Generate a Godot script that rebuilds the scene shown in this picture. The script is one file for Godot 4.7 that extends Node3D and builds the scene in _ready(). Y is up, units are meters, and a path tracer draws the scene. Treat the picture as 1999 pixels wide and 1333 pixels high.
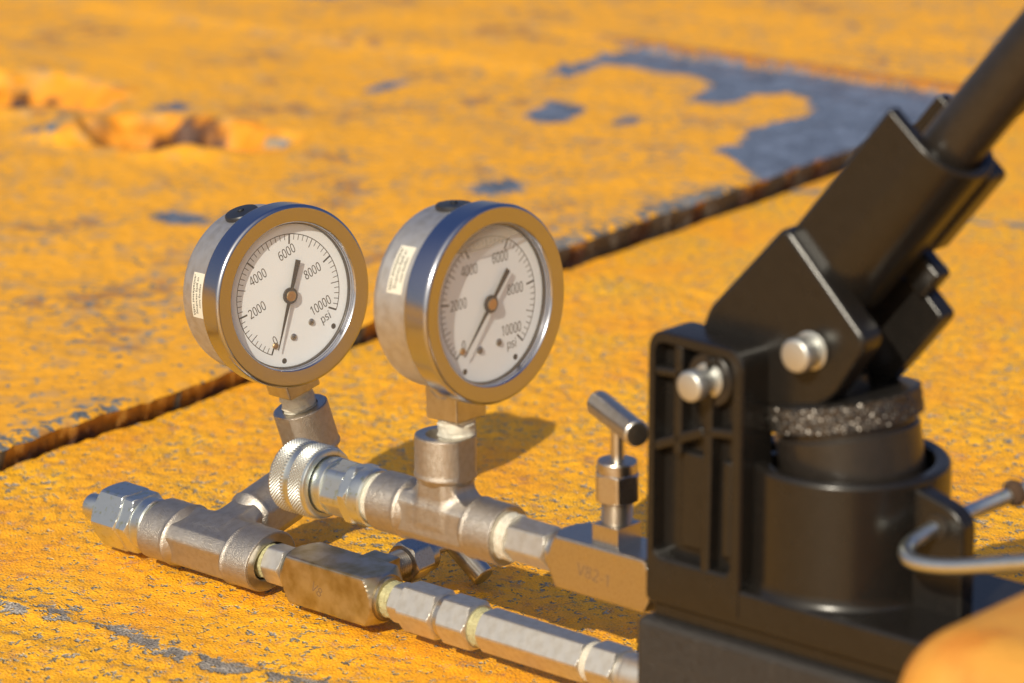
extends Node3D
# Two pressure gauges on threaded steel fittings and a black hand pump, on a worn yellow painted deck.
# Shapes are drawn in millimetres and committed in metres.

const AX_Y := Basis.IDENTITY
var AX_X := Basis(Vector3(0, 0, 1), -PI / 2)      # a lathe's own axis (y) laid along +x; its angle 90 = front (+z), 180 = up (+y)
var AX_Z := Basis(Vector3(1, 0, 0), PI / 2)       # a lathe's own axis laid along +z
var AX_NZ := Basis(Vector3(1, 0, 0), -PI / 2)
var M := {}
var used := {}
const PIPE := 41.3                                  # how far the pipes turn from the picture's x axis

# ------------------------------------------------------------------ shape collector
class MB:
	var v := PackedVector3Array()
	var t := PackedInt32Array()
	var tint := PackedColorArray()                   # one per vertex, or none
	var start := 0
	func begin() -> void:
		start = t.size()
	func done() -> void:                              # turn the solid just added so that its faces look outwards
		var vol := 0.0
		for i in range(start, t.size(), 3):
			vol += v[t[i]].dot(v[t[i + 1]].cross(v[t[i + 2]]))
		if vol > 0.0:                                 # clockwise fronts: outward solids have negative volume here
			for i in range(start, t.size(), 3):
				var k := t[i + 1]
				t[i + 1] = t[i + 2]
				t[i + 2] = k
	func quad(a: int, b: int, c: int, d: int) -> void:
		t.append_array(PackedInt32Array([a, b, c, a, c, d]))
	func grid(rows: Array, closed: bool) -> int:
		var base := v.size()
		var n: int = rows[0].size()
		for r in rows:
			v.append_array(r)
		for i in rows.size() - 1:
			for j in (n if closed else n - 1):
				var k := (j + 1) % n
				quad(base + i * n + j, base + i * n + k, base + (i + 1) * n + k, base + (i + 1) * n + j)
		return base
	func fan(first: int, n: int, c: Vector3) -> void:
		v.append(c)
		var m := v.size() - 1
		for j in n:
			t.append_array(PackedInt32Array([m, first + (j + 1) % n, first + j]))
	func mesh(material: Material, crease := 34.0) -> ArrayMesh:
		var nt := t.size() / 3
		var fn := PackedVector3Array()
		fn.resize(nt)
		var fw := PackedVector3Array()
		fw.resize(nt)
		var count := PackedInt32Array()
		count.resize(v.size() + 1)
		for i in nt:
			var a := v[t[i * 3]]
			var n := (v[t[i * 3 + 2]] - a).cross(v[t[i * 3 + 1]] - a)
			fw[i] = n
			fn[i] = n.normalized()
			for k in 3:
				count[t[i * 3 + k] + 1] += 1
		for i in v.size():
			count[i + 1] += count[i]
		var at := count.duplicate()
		var inc := PackedInt32Array()
		inc.resize(nt * 3)
		for i in nt * 3:
			inc[at[t[i]]] = i / 3
			at[t[i]] += 1
		var lim := cos(deg_to_rad(crease))
		var pos := PackedVector3Array()
		pos.resize(nt * 3)
		var nor := PackedVector3Array()
		nor.resize(nt * 3)
		for i in nt * 3:
			var f := fn[i / 3]
			var p := t[i]
			var s := Vector3.ZERO
			for q in range(count[p], count[p + 1]):
				if fn[inc[q]].dot(f) > lim:
					s += fw[inc[q]]
			pos[i] = v[p] * 0.001
			nor[i] = s.normalized() if s.length_squared() > 0.0 else f
		var arr := []
		arr.resize(Mesh.ARRAY_MAX)
		arr[Mesh.ARRAY_VERTEX] = pos
		arr[Mesh.ARRAY_NORMAL] = nor
		if tint.size() == v.size():
			var cs := PackedColorArray()
			cs.resize(nt * 3)
			for i in nt * 3:
				cs[i] = tint[t[i]]
			arr[Mesh.ARRAY_COLOR] = cs
		var m := ArrayMesh.new()
		m.add_surface_from_arrays(Mesh.PRIMITIVE_TRIANGLES, arr)
		m.surface_set_material(0, material)
		return m

	# prof: [radius, height] pairs; shape(angle, radius, height) may change the radius
	func lathe(x: Transform3D, prof: Array, seg := 64, shape = null) -> void:
		begin()
		var rows := []
		for p in prof:
			var r := PackedVector3Array()
			for j in seg:
				var a := TAU * j / seg
				var q: float = shape.call(a, p[0], p[1]) if shape != null else p[0]
				r.append(x * Vector3(q * cos(a), p[1], q * sin(a)))
			rows.append(r)
		var b := grid(rows, true)
		fan(b, seg, x * Vector3(0, prof[0][1], 0))
		# the far cap runs the other way round
		v.append(x * Vector3(0, prof[-1][1], 0))
		var m := v.size() - 1
		var f := b + (rows.size() - 1) * seg
		for j in seg:
			t.append_array(PackedInt32Array([m, f + j, f + (j + 1) % seg]))
		done()
	func ring(x: Transform3D, prof: Array, seg := 96, shape = null) -> void:   # a closed profile turned round: a ring with a bore
		begin()
		var rows := []
		for p in prof + [prof[0]]:
			var r := PackedVector3Array()
			for j in seg:
				var a := TAU * j / seg
				var q: float = shape.call(a, p[0], p[1]) if shape != null else p[0]
				r.append(x * Vector3(q * cos(a), p[1], q * sin(a)))
			rows.append(r)
		grid(rows, true)
		done()
	func hexnut(x: Transform3D, af: float, h0: float, h1: float, flat_deg := 30.0, c0 := true, c1 := true, sides := 6, reach := 0.0) -> void:
		var half := af / 2.0
		var corner := half / cos(PI / sides)
		if reach > 0.0:
			corner = minf(corner, reach)
		var hs := []
		var steep := 0.62
		var dz := (corner - half * 0.97) * steep
		for k in 5:
			hs.append(h0 + (dz * k / 4.0 if c0 else 0.0))
		for k in 5:
			hs.append(h1 - (dz * (4 - k) / 4.0 if c1 else 0.0))
		var prof := []
		for h in hs:
			prof.append([corner, h])
		var bev := 0.25
		prof.push_front([corner - bev * 1.2, h0 - 0.12])
		prof.append([corner - bev * 1.2, h1 + 0.12])
		var step := TAU / sides
		var off := deg_to_rad(flat_deg)
		var f := func(a: float, r: float, h: float) -> float:
			var w := fposmod(a - off + step / 2.0, step) - step / 2.0
			var q := half / cos(w)
			q = minf(q, corner - 0.22)                 # corners are slightly broken
			if c0:
				q = minf(q, half * 0.97 + maxf(h - h0, 0.0) / steep)
			if c1:
				q = minf(q, half * 0.97 + maxf(h1 - h, 0.0) / steep)
			if h < h0 or h > h1:
				q -= bev
			return q
		lathe(x, prof, sides * 14 if sides == 6 else sides * 20, f)
	func tube(path: PackedVector3Array, radius, seg := 20) -> void:   # a rod along a path
		begin()
		var rows := []
		var up := Vector3(0, 1, 0.013)
		var n := path.size()
		var side := Vector3.ZERO
		for i in n:
			var d := (path[mini(i + 1, n - 1)] - path[maxi(i - 1, 0)]).normalized()
			if i == 0:
				side = d.cross(up).normalized()
				if side.length() < 0.1:
					side = Vector3.RIGHT
			side = (side - d * d.dot(side)).normalized()
			var w := d.cross(side)
			var r: float = radius if radius is float else radius[i]
			var row := PackedVector3Array()
			for j in seg:
				var a := TAU * j / seg
				row.append(path[i] + (side * cos(a) + w * sin(a)) * r)
			rows.append(row)
		var b := grid(rows, true)
		fan(b, seg, path[0])
		v.append(path[-1])
		var m := v.size() - 1
		var f := b + (n - 1) * seg
		for j in seg:
			t.append_array(PackedInt32Array([m, f + j, f + (j + 1) % seg]))
		done()
	func rbox(x: Transform3D, half: Vector3, r: float, seg := 4) -> void:   # a box with rounded edges
		begin()
		var rows := []
		var core := half - Vector3.ONE * r
		for i in 2 * seg + 2:
			var k := i if i <= seg else i - 1
			var sy := 1.0 if i <= seg else -1.0
			var th := PI * k / (2.0 * seg)
			var row := PackedVector3Array()
			for q in 4:
				var sx := 1.0 if q in [0, 3] else -1.0
				var sz := 1.0 if q < 2 else -1.0
				for j in seg + 1:
					var a := PI / 2 * (q + float(j) / seg)
					var d := Vector3(sin(th) * cos(a), cos(th), sin(th) * sin(a))
					row.append(x * (d * r + Vector3(sx * core.x, sy * core.y, sz * core.z)))
			rows.append(row)
		var n := 4 * (seg + 1)
		var b := grid(rows, true)
		fan(b, n, x * Vector3(0, half.y, 0))
		v.append(x * Vector3(0, -half.y, 0))
		var m := v.size() - 1
		var f := b + (rows.size() - 1) * n
		for j in n:
			t.append_array(PackedInt32Array([m, f + j, f + (j + 1) % n]))
		done()
	func plate(x: Transform3D, poly: PackedVector2Array, z0: float, z1: float, bev := 0.6) -> void:   # an outline with thickness and bevelled edges
		begin()
		var n := poly.size()
		var inn := PackedVector2Array()
		var ccw := not Geometry2D.is_polygon_clockwise(poly)
		for i in n:
			var a := (poly[i] - poly[(i + n - 1) % n]).normalized()
			var b := (poly[(i + 1) % n] - poly[i]).normalized()
			var na := Vector2(-a.y, a.x) * (1.0 if ccw else -1.0)
			var nb := Vector2(-b.y, b.x) * (1.0 if ccw else -1.0)
			var m := (na + nb).normalized()
			inn.append(poly[i] + m * bev / maxf(m.dot(na), 0.45))
		var rows := []
		for k in 10:
			var row := PackedVector3Array()
			for i in n:
				var w: float = [1.0, 0.62, 0.3, 0.1, 0.0, 0.0, 0.1, 0.3, 0.62, 1.0][k]
				var p := poly[i].lerp(inn[i], w)
				var h: float = bev * [0.0, 0.1, 0.3, 0.62, 1.0, 1.0, 0.62, 0.3, 0.1, 0.0][k]
				var z: float = z0 + h if k < 5 else z1 - h
				row.append(x * Vector3(p.x, p.y, z))
			rows.append(row)
		var base := grid(rows, true)
		var tri := Geometry2D.triangulate_polygon(inn)
		if tri.is_empty():
			printerr("plate: outline could not be filled")
		var top := base + 9 * n
		var flip := 1 if not ccw else 0
		for i in range(0, tri.size(), 3):
			var a := tri[i]
			var b := tri[i + 1 + flip]
			var c := tri[i + 2 - flip]
			var cw := (inn[b] - inn[a]).cross(inn[c] - inn[a])
			if (cw > 0.0) != ccw:
				var s := b
				b = c
				c = s
			t.append_array(PackedInt32Array([top + a, top + b, top + c, base + a, base + c, base + b]))
		done()
	# surface nets of a distance function
	func field(x: Transform3D, lo: Vector3, hi: Vector3, cell: float, f: Callable) -> void:
		begin()
		var n := Vector3i(((hi - lo) / cell).ceil()) + Vector3i.ONE
		var val := PackedFloat32Array()
		val.resize(n.x * n.y * n.z)
		var i := 0
		for z in n.z:
			for y in n.y:
				for w in n.x:
					val[i] = f.call(lo + Vector3(w, y, z) * cell)
					i += 1
		var sy := n.x
		var sz := n.x * n.y
		var id := PackedInt32Array()
		id.resize(val.size())
		id.fill(-1)
		var offs := [0, 1, sy, sy + 1, sz, sz + 1, sz + sy, sz + sy + 1]
		var corner := [Vector3(0, 0, 0), Vector3(1, 0, 0), Vector3(0, 1, 0), Vector3(1, 1, 0), Vector3(0, 0, 1), Vector3(1, 0, 1), Vector3(0, 1, 1), Vector3(1, 1, 1)]
		var edges := [[0, 1], [2, 3], [4, 5], [6, 7], [0, 2], [1, 3], [4, 6], [5, 7], [0, 4], [1, 5], [2, 6], [3, 7]]
		for z in n.z - 1:
			for y in n.y - 1:
				for w in n.x - 1:
					var p := w + y * sy + z * sz
					var s := 0
					for k in 8:
						if val[p + offs[k]] < 0.0:
							s += 1
					if s == 0 or s == 8:
						continue
					var sum := Vector3.ZERO
					var c := 0
					for e in edges:
						var a := val[p + offs[e[0]]]
						var b := val[p + offs[e[1]]]
						if (a < 0.0) != (b < 0.0):
							sum += (corner[e[0]] as Vector3).lerp(corner[e[1]], a / (a - b))
							c += 1
					id[p] = v.size()
					v.append(x * (lo + (Vector3(w, y, z) + sum / c) * cell))
		for z in range(1, n.z - 1):
			for y in range(1, n.y - 1):
				for w in range(1, n.x - 1):
					var p := w + y * sy + z * sz
					var a := val[p] < 0.0
					if a != (val[p + 1] < 0.0):
						_face(id[p], id[p - sy], id[p - sy - sz], id[p - sz], a)
					if a != (val[p + sy] < 0.0):
						_face(id[p], id[p - sz], id[p - sz - 1], id[p - 1], a)
					if a != (val[p + sz] < 0.0):
						_face(id[p], id[p - 1], id[p - 1 - sy], id[p - sy], a)
		done()
	func _face(a: int, b: int, c: int, d: int, flip: bool) -> void:
		if a < 0 or b < 0 or c < 0 or d < 0:
			return
		if flip:
			quad(a, b, c, d)
		else:
			quad(a, d, c, b)

# ------------------------------------------------------------------ objects
func numbered(called: String) -> String:
	var n: int = used.get(called, 0)
	used[called] = n + 1
	return called if n == 0 else "%s_%03d" % [called, n]

func thing(called: String, label: String, category: String, x: Transform3D, group := "") -> Node3D:
	var o := Node3D.new()
	o.name = numbered(called)
	add_child(o)
	o.transform = x
	tag(o, label, category, group)
	return o

func tag(o: Node, label: String, category: String, group := "") -> void:
	o.set_meta("label", label)
	o.set_meta("category", category)
	if group:
		o.set_meta("group", group)

func part(called: String, mesh: Mesh, parent: Node, x := Transform3D()) -> MeshInstance3D:
	var o := MeshInstance3D.new()
	var n := 0
	var nm := called
	while parent.has_node(nm):
		n += 1
		nm = "%s_%03d" % [called, n]
	o.name = nm
	o.mesh = mesh
	o.transform = x
	o.cast_shadow = GeometryInstance3D.SHADOW_CASTING_SETTING_ON
	parent.add_child(o, true)
	return o

func structure(called: String, mesh: Mesh, parent: Node = self) -> MeshInstance3D:
	var o := MeshInstance3D.new()
	o.name = numbered(called)
	o.mesh = mesh
	parent.add_child(o, true)
	o.set_meta("kind", "structure")
	return o

func at(x: float, y: float, z: float, b := Basis.IDENTITY) -> Transform3D:
	return Transform3D(b, Vector3(x, y, z))

# ------------------------------------------------------------------ materials
func noise(freq: float, sd: int, octaves := 3, kind := FastNoiseLite.TYPE_SIMPLEX_SMOOTH) -> FastNoiseLite:
	var n := FastNoiseLite.new()
	n.noise_type = kind
	n.seed = sd
	n.frequency = freq
	n.fractal_type = FastNoiseLite.FRACTAL_FBM if octaves > 1 else FastNoiseLite.FRACTAL_NONE
	n.fractal_octaves = octaves
	return n

func noise_tex(size: int, freq: float, sd: int, octaves: int, stops: Array) -> NoiseTexture2D:
	var n := NoiseTexture2D.new()
	n.width = size
	n.height = size
	n.seamless = true
	n.seamless_blend_skirt = 0.2
	n.normalize = true
	n.noise = noise(freq, sd, octaves)
	if not stops.is_empty():
		var g := Gradient.new()
		g.offsets = PackedFloat32Array(stops.map(func(s): return s[0]))
		g.colors = PackedColorArray(stops.map(func(s): return s[1]))
		n.color_ramp = g
	return n

func lin(r: float, g: float, b: float) -> Color:
	return Color(r, g, b).linear_to_srgb()

func mat(called: String, c: Color, metallic: float, rough: float, tile_mm := 0.0, albedo: Texture2D = null, rough_tex: Texture2D = null, bump: Texture2D = null, bump_mm := 0.0) -> StandardMaterial3D:
	var m := StandardMaterial3D.new()
	m.resource_name = called
	m.albedo_color = c
	m.metallic = metallic
	m.roughness = rough
	if tile_mm > 0.0:
		m.uv1_triplanar = true
		m.uv1_triplanar_sharpness = 6.0
		m.uv1_scale = Vector3.ONE * (1000.0 / tile_mm)
	if albedo:
		m.albedo_texture = albedo
	if rough_tex:
		m.roughness_texture = rough_tex
		m.roughness_texture_channel = BaseMaterial3D.TEXTURE_CHANNEL_RED
	if bump:
		m.heightmap_enabled = true
		m.heightmap_texture = bump
		m.heightmap_scale = bump_mm * 0.1
	M[called] = m
	return m

func g(v: float) -> Color:
	return Color(v, v, v)

func materials() -> void:
	var grain := noise_tex(512, 0.09, 11, 3, [])
	var fine := noise_tex(512, 0.28, 12, 2, [])
	var smear := noise_tex(512, 0.012, 13, 4, [[0.0, g(0.9)], [0.45, g(0.95)], [1.0, g(1.0)]])
	var dirt := noise_tex(512, 0.014, 14, 5, [[0.0, Color(0.93, 0.915, 0.89)], [0.4, Color(0.97, 0.965, 0.955)], [0.7, Color(1, 1, 1)], [1.0, Color(0.98, 0.98, 0.98)]])
	var tarnish := noise_tex(512, 0.006, 15, 4, [[0.0, Color(0.8, 0.75, 0.6)], [0.4, Color(0.9, 0.87, 0.78)], [0.7, Color(0.97, 0.96, 0.94)], [1.0, Color(1, 1, 1)]])
	var film := noise_tex(512, 0.012, 16, 4, [[0.0, Color(0.88, 0.85, 0.62)], [0.2, Color(0.96, 0.955, 0.9)], [0.36, Color(1, 1, 1)], [1.0, Color(1, 1, 1)]])
	var specks := noise_tex(512, 0.05, 17, 3, [[0.0, Color(0.86, 0.83, 0.8)], [0.3, Color(0.97, 0.96, 0.95)], [0.6, Color(1, 1, 1)], [1.0, Color(1, 1, 1)]])
	mat("blast", lin(0.48, 0.445, 0.405), 1.0, 0.5, 24, dirt, smear, grain, 0.16)
	mat("machined", lin(0.6, 0.575, 0.535), 1.0, 0.34, 30, dirt, smear)
	mat("valve", lin(0.56, 0.53, 0.49), 1.0, 0.3, 34, specks, smear)
	mat("tarnished", lin(0.56, 0.53, 0.48), 1.0, 0.36, 34, tarnish, smear)
	mat("bright", lin(0.64, 0.625, 0.59), 1.0, 0.52, 30, dirt, smear)
	mat("zinc", lin(0.66, 0.70, 0.69), 1.0, 0.36, 22, film, smear)
	mat("knurl", lin(0.5, 0.515, 0.5), 1.0, 0.45)
	mat("chrome", lin(0.49, 0.5, 0.56), 1.0, 0.22, 60, null, smear)
	mat("satin", lin(0.60, 0.59, 0.58), 1.0, 0.6, 40, dirt, smear)
	mat("brass", lin(0.5, 0.36, 0.19), 1.0, 0.28)
	mat("screw", lin(0.4, 0.38, 0.34), 1.0, 0.35)
	mat("dial", lin(0.82, 0.87, 0.91), 0.0, 0.45)
	mat("ink", lin(0.018, 0.016, 0.015), 0.0, 0.5)
	mat("faint_ink", lin(0.05, 0.045, 0.04), 0.0, 0.5)
	mat("gasket", lin(0.02, 0.018, 0.017), 0.0, 0.4)
	mat("rubber", lin(0.018, 0.02, 0.026), 0.0, 0.34)
	mat("paper", lin(0.6, 0.58, 0.5), 0.0, 0.6)
	mat("tape", lin(0.66, 0.635, 0.55), 0.0, 0.55, 9, dirt, null, grain, 0.15)
	mat("paste", lin(0.5, 0.48, 0.27), 0.0, 0.45, 9, dirt, null, grain, 0.2)
	mat("etched", lin(0.3, 0.24, 0.18), 0.9, 0.55)
	var soot := noise_tex(512, 0.02, 18, 4, [[0.0, g(0.9)], [0.6, g(1.0)], [1.0, Color(1.0, 0.98, 0.96)]])
	mat("pump_black", lin(0.0128, 0.0112, 0.0098), 0.0, 0.28, 60, soot, smear, fine, 0.012)
	M.pump_black.metallic_specular = 0.5
	mat("pump_cast", lin(0.024, 0.021, 0.019), 0.0, 0.5, 30, soot, null, grain, 0.5)
	mat("pump_gloss", lin(0.022, 0.018, 0.015), 0.0, 0.3, 60, soot, smear)
	mat("grit", lin(0.11, 0.1, 0.09), 0.9, 0.36)
	mat("pin", lin(0.56, 0.57, 0.55), 0.85, 0.4)
	mat("rusty", lin(0.12, 0.07, 0.04), 0.3, 0.7, 10, dirt, null, grain, 0.4)
	var glass := mat("window", Color(1, 1, 1, 0.04), 0.0, 0.02)
	glass.metallic_specular = 0.3
	glass.transparency = BaseMaterial3D.TRANSPARENCY_ALPHA
	var bubble := mat("bubble", Color(0.8, 0.78, 0.72, 0.3), 0.0, 0.35)
	bubble.transparency = BaseMaterial3D.TRANSPARENCY_ALPHA
	mat("meniscus", lin(0.34, 0.31, 0.27), 0.0, 0.3)
	var blot := noise_tex(512, 0.008, 19, 3, [[0.0, Color(0.9, 0.76, 0.66)], [0.4, Color(1, 0.97, 0.95)], [1.0, Color(1, 1, 1)]])
	mat("yellow_gloss", lin(0.60, 0.295, 0.045), 0.0, 0.5, 160, blot, null, grain, 0.4)

# ------------------------------------------------------------------ the deck
# Plan axes: d runs along the step between the two plates, n runs from the step towards the camera.
var step_angle := deg_to_rad(53.57)
func plan(d: float, n: float, y: float) -> Vector3:
	return Vector3(d * cos(step_angle) + n * sin(step_angle), y, -d * sin(step_angle) + n * cos(step_angle))

func smooth(a: float, b: float, x: float) -> float:
	return smoothstep(a, b, x)

func spacing(lo: float, a: float, b: float, hi: float, fine: float) -> PackedFloat32Array:   # fine between a and b, ever wider outside
	var out := PackedFloat32Array()
	var left := PackedFloat32Array()
	var s := fine
	var x := a
	while x > lo:
		s *= 1.35
		x = maxf(x - s, lo)
		left.append(x)
	left.reverse()
	out.append_array(left)
	x = a
	while x < b:
		out.append(x)
		x += fine
	s = fine
	x = b
	while x < hi:
		out.append(x)
		s *= 1.35
		x = minf(x + s, hi)
	out.append(hi)
	return out

func sheet(ds: PackedFloat32Array, ns: PackedFloat32Array, height: Callable, tile: float, d0: float, n0: float, material: Material, reverse := false) -> ArrayMesh:
	var nd := ds.size()
	var nn := ns.size()
	var pos := PackedVector3Array()
	pos.resize(nd * nn)
	var uv := PackedVector2Array()
	uv.resize(nd * nn)
	for j in nn:
		for i in nd:
			var h: Vector3 = height.call(ds[i], ns[j])      # x: height, y: shift along n, z: unused
			pos[j * nd + i] = plan(ds[i], ns[j] + h.y, h.x)
			uv[j * nd + i] = Vector2((ds[i] - d0) / tile, (ns[j] + h.y - n0) / tile)
	var nor := PackedVector3Array()
	nor.resize(nd * nn)
	for j in nn:
		for i in nd:
			var a := pos[j * nd + mini(i + 1, nd - 1)] - pos[j * nd + maxi(i - 1, 0)]
			var b := pos[mini(j + 1, nn - 1) * nd + i] - pos[maxi(j - 1, 0) * nd + i]
			nor[j * nd + i] = b.cross(a).normalized()
			if nor[j * nd + i].y < 0.0 and absf(nor[j * nd + i].y) > 0.3:
				nor[j * nd + i] = -nor[j * nd + i]
	var idx := PackedInt32Array()
	idx.resize((nd - 1) * (nn - 1) * 6)
	var k := 0
	for j in nn - 1:
		for i in nd - 1:
			var p := j * nd + i
			for q in [p, p + nd, p + 1, p + 1, p + nd, p + nd + 1]:
				idx[k] = q
				k += 1
	# make sure fronts (clockwise) look up
	var mid := (nn / 2) * nd + nd / 2
	var e := (pos[mid + 1] - pos[mid])
	var f := (pos[mid + nd] - pos[mid])
	var n := e.cross(f)                                # triangle mid, mid+nd, mid+1 seen clockwise has the normal (c-a)x(b-a) = e x f
	if n.y < 0.0:
		for q in range(0, idx.size(), 3):
			var s := idx[q + 1]
			idx[q + 1] = idx[q + 2]
			idx[q + 2] = s
	var arr := []
	arr.resize(Mesh.ARRAY_MAX)
	arr[Mesh.ARRAY_VERTEX] = pos
	arr[Mesh.ARRAY_NORMAL] = nor
	arr[Mesh.ARRAY_TEX_UV] = uv
	arr[Mesh.ARRAY_INDEX] = idx
	var m := ArrayMesh.new()
	m.add_surface_from_arrays(Mesh.PRIMITIVE_TRIANGLES, arr)
	m.surface_set_material(0, material)
	return m

func field_bytes(n: FastNoiseLite, size: int) -> PackedByteArray:
	var im := n.get_image(size, size, false, false, true)
	im.convert(Image.FORMAT_L8)
	return im.get_data()

var front_d0 := -0.22
var front_n0 := -0.24
const FRONT_TILE := 0.72
var rear_d0 := -0.05
var rear_n0 := -1.15
const REAR_TILE := 1.25

func front_material() -> StandardMaterial3D:
	var size := 2048
	var px := FRONT_TILE / size                       # metres in a pixel
	var blob := field_bytes(noise(px / 0.0062, 31, 2), size)
	var rag := field_bytes(noise(px / 0.0016, 32, 2), size)
	var area := field_bytes(noise(px / 0.07, 33, 3), size)
	var worn := field_bytes(noise(px / 0.011, 34, 4), size)
	var pit := field_bytes(noise(px / 0.0011, 35, 3), size)
	var worn2 := field_bytes(noise(px / 0.021, 36, 2), size)
	var col := PackedByteArray()
	col.resize(size * size * 3)
	var hgt := PackedByteArray()
	hgt.resize(size * size)
	var rgh := PackedByteArray()
	rgh.resize(size * size)
	var k := 0
	for y in size:
		var n := front_n0 + y * px
		for x in size:
			var d := front_d0 + x * px
			# bare spots: islands with ragged edges, denser in places, and a long scraped ridge
			var c := blob[k] * 0.62 + rag[k] * 0.38 + area[k] * 0.16
			# a finer crop of small specks
			c = maxf(c, rag[k] * 0.8 + pit[k] * 0.2 + (worn[k] - 128.0) * 0.25 - 17.0)
			var ridge := absf(d + 0.058 - 0.004 * sin(n * 60.0) + (worn[k] - 128) * 0.00003)
			if ridge < 0.0095:
				c += 115.0 * (1.0 - ridge / 0.0095) * clampf((worn2[k] - 74.0) / 60.0, 0.0, 1.0)
			var m := clampf((c - 189.5) / 5.0, 0.0, 1.0)        # 1 = paint gone
			var rim := clampf(1.0 - absf(c - 187.0) / 4.5, 0.0, 1.0)
			var w := clampf((worn[k] * 0.75 + rag[k] * 0.35 - 164.0) / 46.0, 0.0, 1.0)
			var p := clampf((100.0 - pit[k]) / 62.0, 0.0, 1.0) * clampf((worn[k] - 60.0) / 80.0, 0.2, 1.0)
			var r := 244.0 - w * 44.0 - p * 64.0
			var gg := 174.0 - w * 30.0 - p * 56.0
			var b := 26.0 + w * 56.0 - p * 8.0
			var tint := (area[k] - 128.0) * 0.07
			gg += tint
			if rim > 0.0:
				var q := rim * 0.8 * clampf((rag[k] - 60.0) / 90.0, 0.0, 1.0)
				r = lerpf(r, 214.0, q)
				gg = lerpf(gg, 196.0, q)
				b = lerpf(b, 150.0, q)
			if m > 0.0:
				var s := 132.0 + (pit[k] - 128.0) * 0.62 + (rag[k] - 128.0) * 0.2 + (worn[k] - 128.0) * 0.25
				r = lerpf(r, s * 1.02, m)
				gg = lerpf(gg, s * 0.97, m)
				b = lerpf(b, s * 0.92, m)
			col[k * 3] = int(clampf(r, 0, 255))
			col[k * 3 + 1] = int(clampf(gg, 0, 255))
			col[k * 3 + 2] = int(clampf(b, 0, 255))
			hgt[k] = int(clampf(150.0 - m * 90.0 + (pit[k] - 128) * 0.3 + (rag[k] - 128) * 0.22 + rim * 16.0 - p * 20.0, 0, 255))
			rgh[k] = int(clampf(150.0 + m * 10.0 + (rag[k] - 128) * 0.25 + w * 20.0, 0, 255))
			k += 1
	var mt := StandardMaterial3D.new()
	mt.resource_name = "worn_yellow_paint"
	mt.albedo_texture = ImageTexture.create_from_image(Image.create_from_data(size, size, false, Image.FORMAT_RGB8, col))
	mt.heightmap_enabled = true
	mt.heightmap_texture = ImageTexture.create_from_image(Image.create_from_data(size, size, false, Image.FORMAT_L8, hgt))
	mt.heightmap_scale = 0.2
	mt.roughness_texture = ImageTexture.create_from_image(Image.create_from_data(size, size, false, Image.FORMAT_L8, rgh))
	mt.roughness = 1.0
	return mt

func bare_outlines() -> Array:                       # where the paint of the rear plate has come off, in plan
	var big := PackedVector2Array([Vector2(0.784, -0.487), Vector2(0.83, -0.485), Vector2(0.872, -0.484), Vector2(0.872, -0.387), Vector2(0.87, -0.274), Vector2(0.87, -0.2),
		Vector2(0.666, -0.2), Vector2(0.606, -0.2), Vector2(0.634, -0.241), Vector2(0.654, -0.265), Vector2(0.665, -0.287), Vector2(0.688, -0.284), Vector2(0.721, -0.3), Vector2(0.753, -0.298),
		Vector2(0.779, -0.294), Vector2(0.809, -0.314), Vector2(0.818, -0.335), Vector2(0.802, -0.347), Vector2(0.766, -0.348), Vector2(0.767, -0.371), Vector2(0.804, -0.379), Vector2(0.825, -0.406),
		Vector2(0.823, -0.427), Vector2(0.831, -0.449), Vector2(0.825, -0.47), Vector2(0.781, -0.466)])
	var isle := PackedVector2Array([Vector2(0.673, -0.421), Vector2(0.7, -0.43), Vector2(0.723, -0.435), Vector2(0.717, -0.408), Vector2(0.69, -0.396), Vector2(0.67, -0.391), Vector2(0.665, -0.405)])
	return [big, isle]

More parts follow.
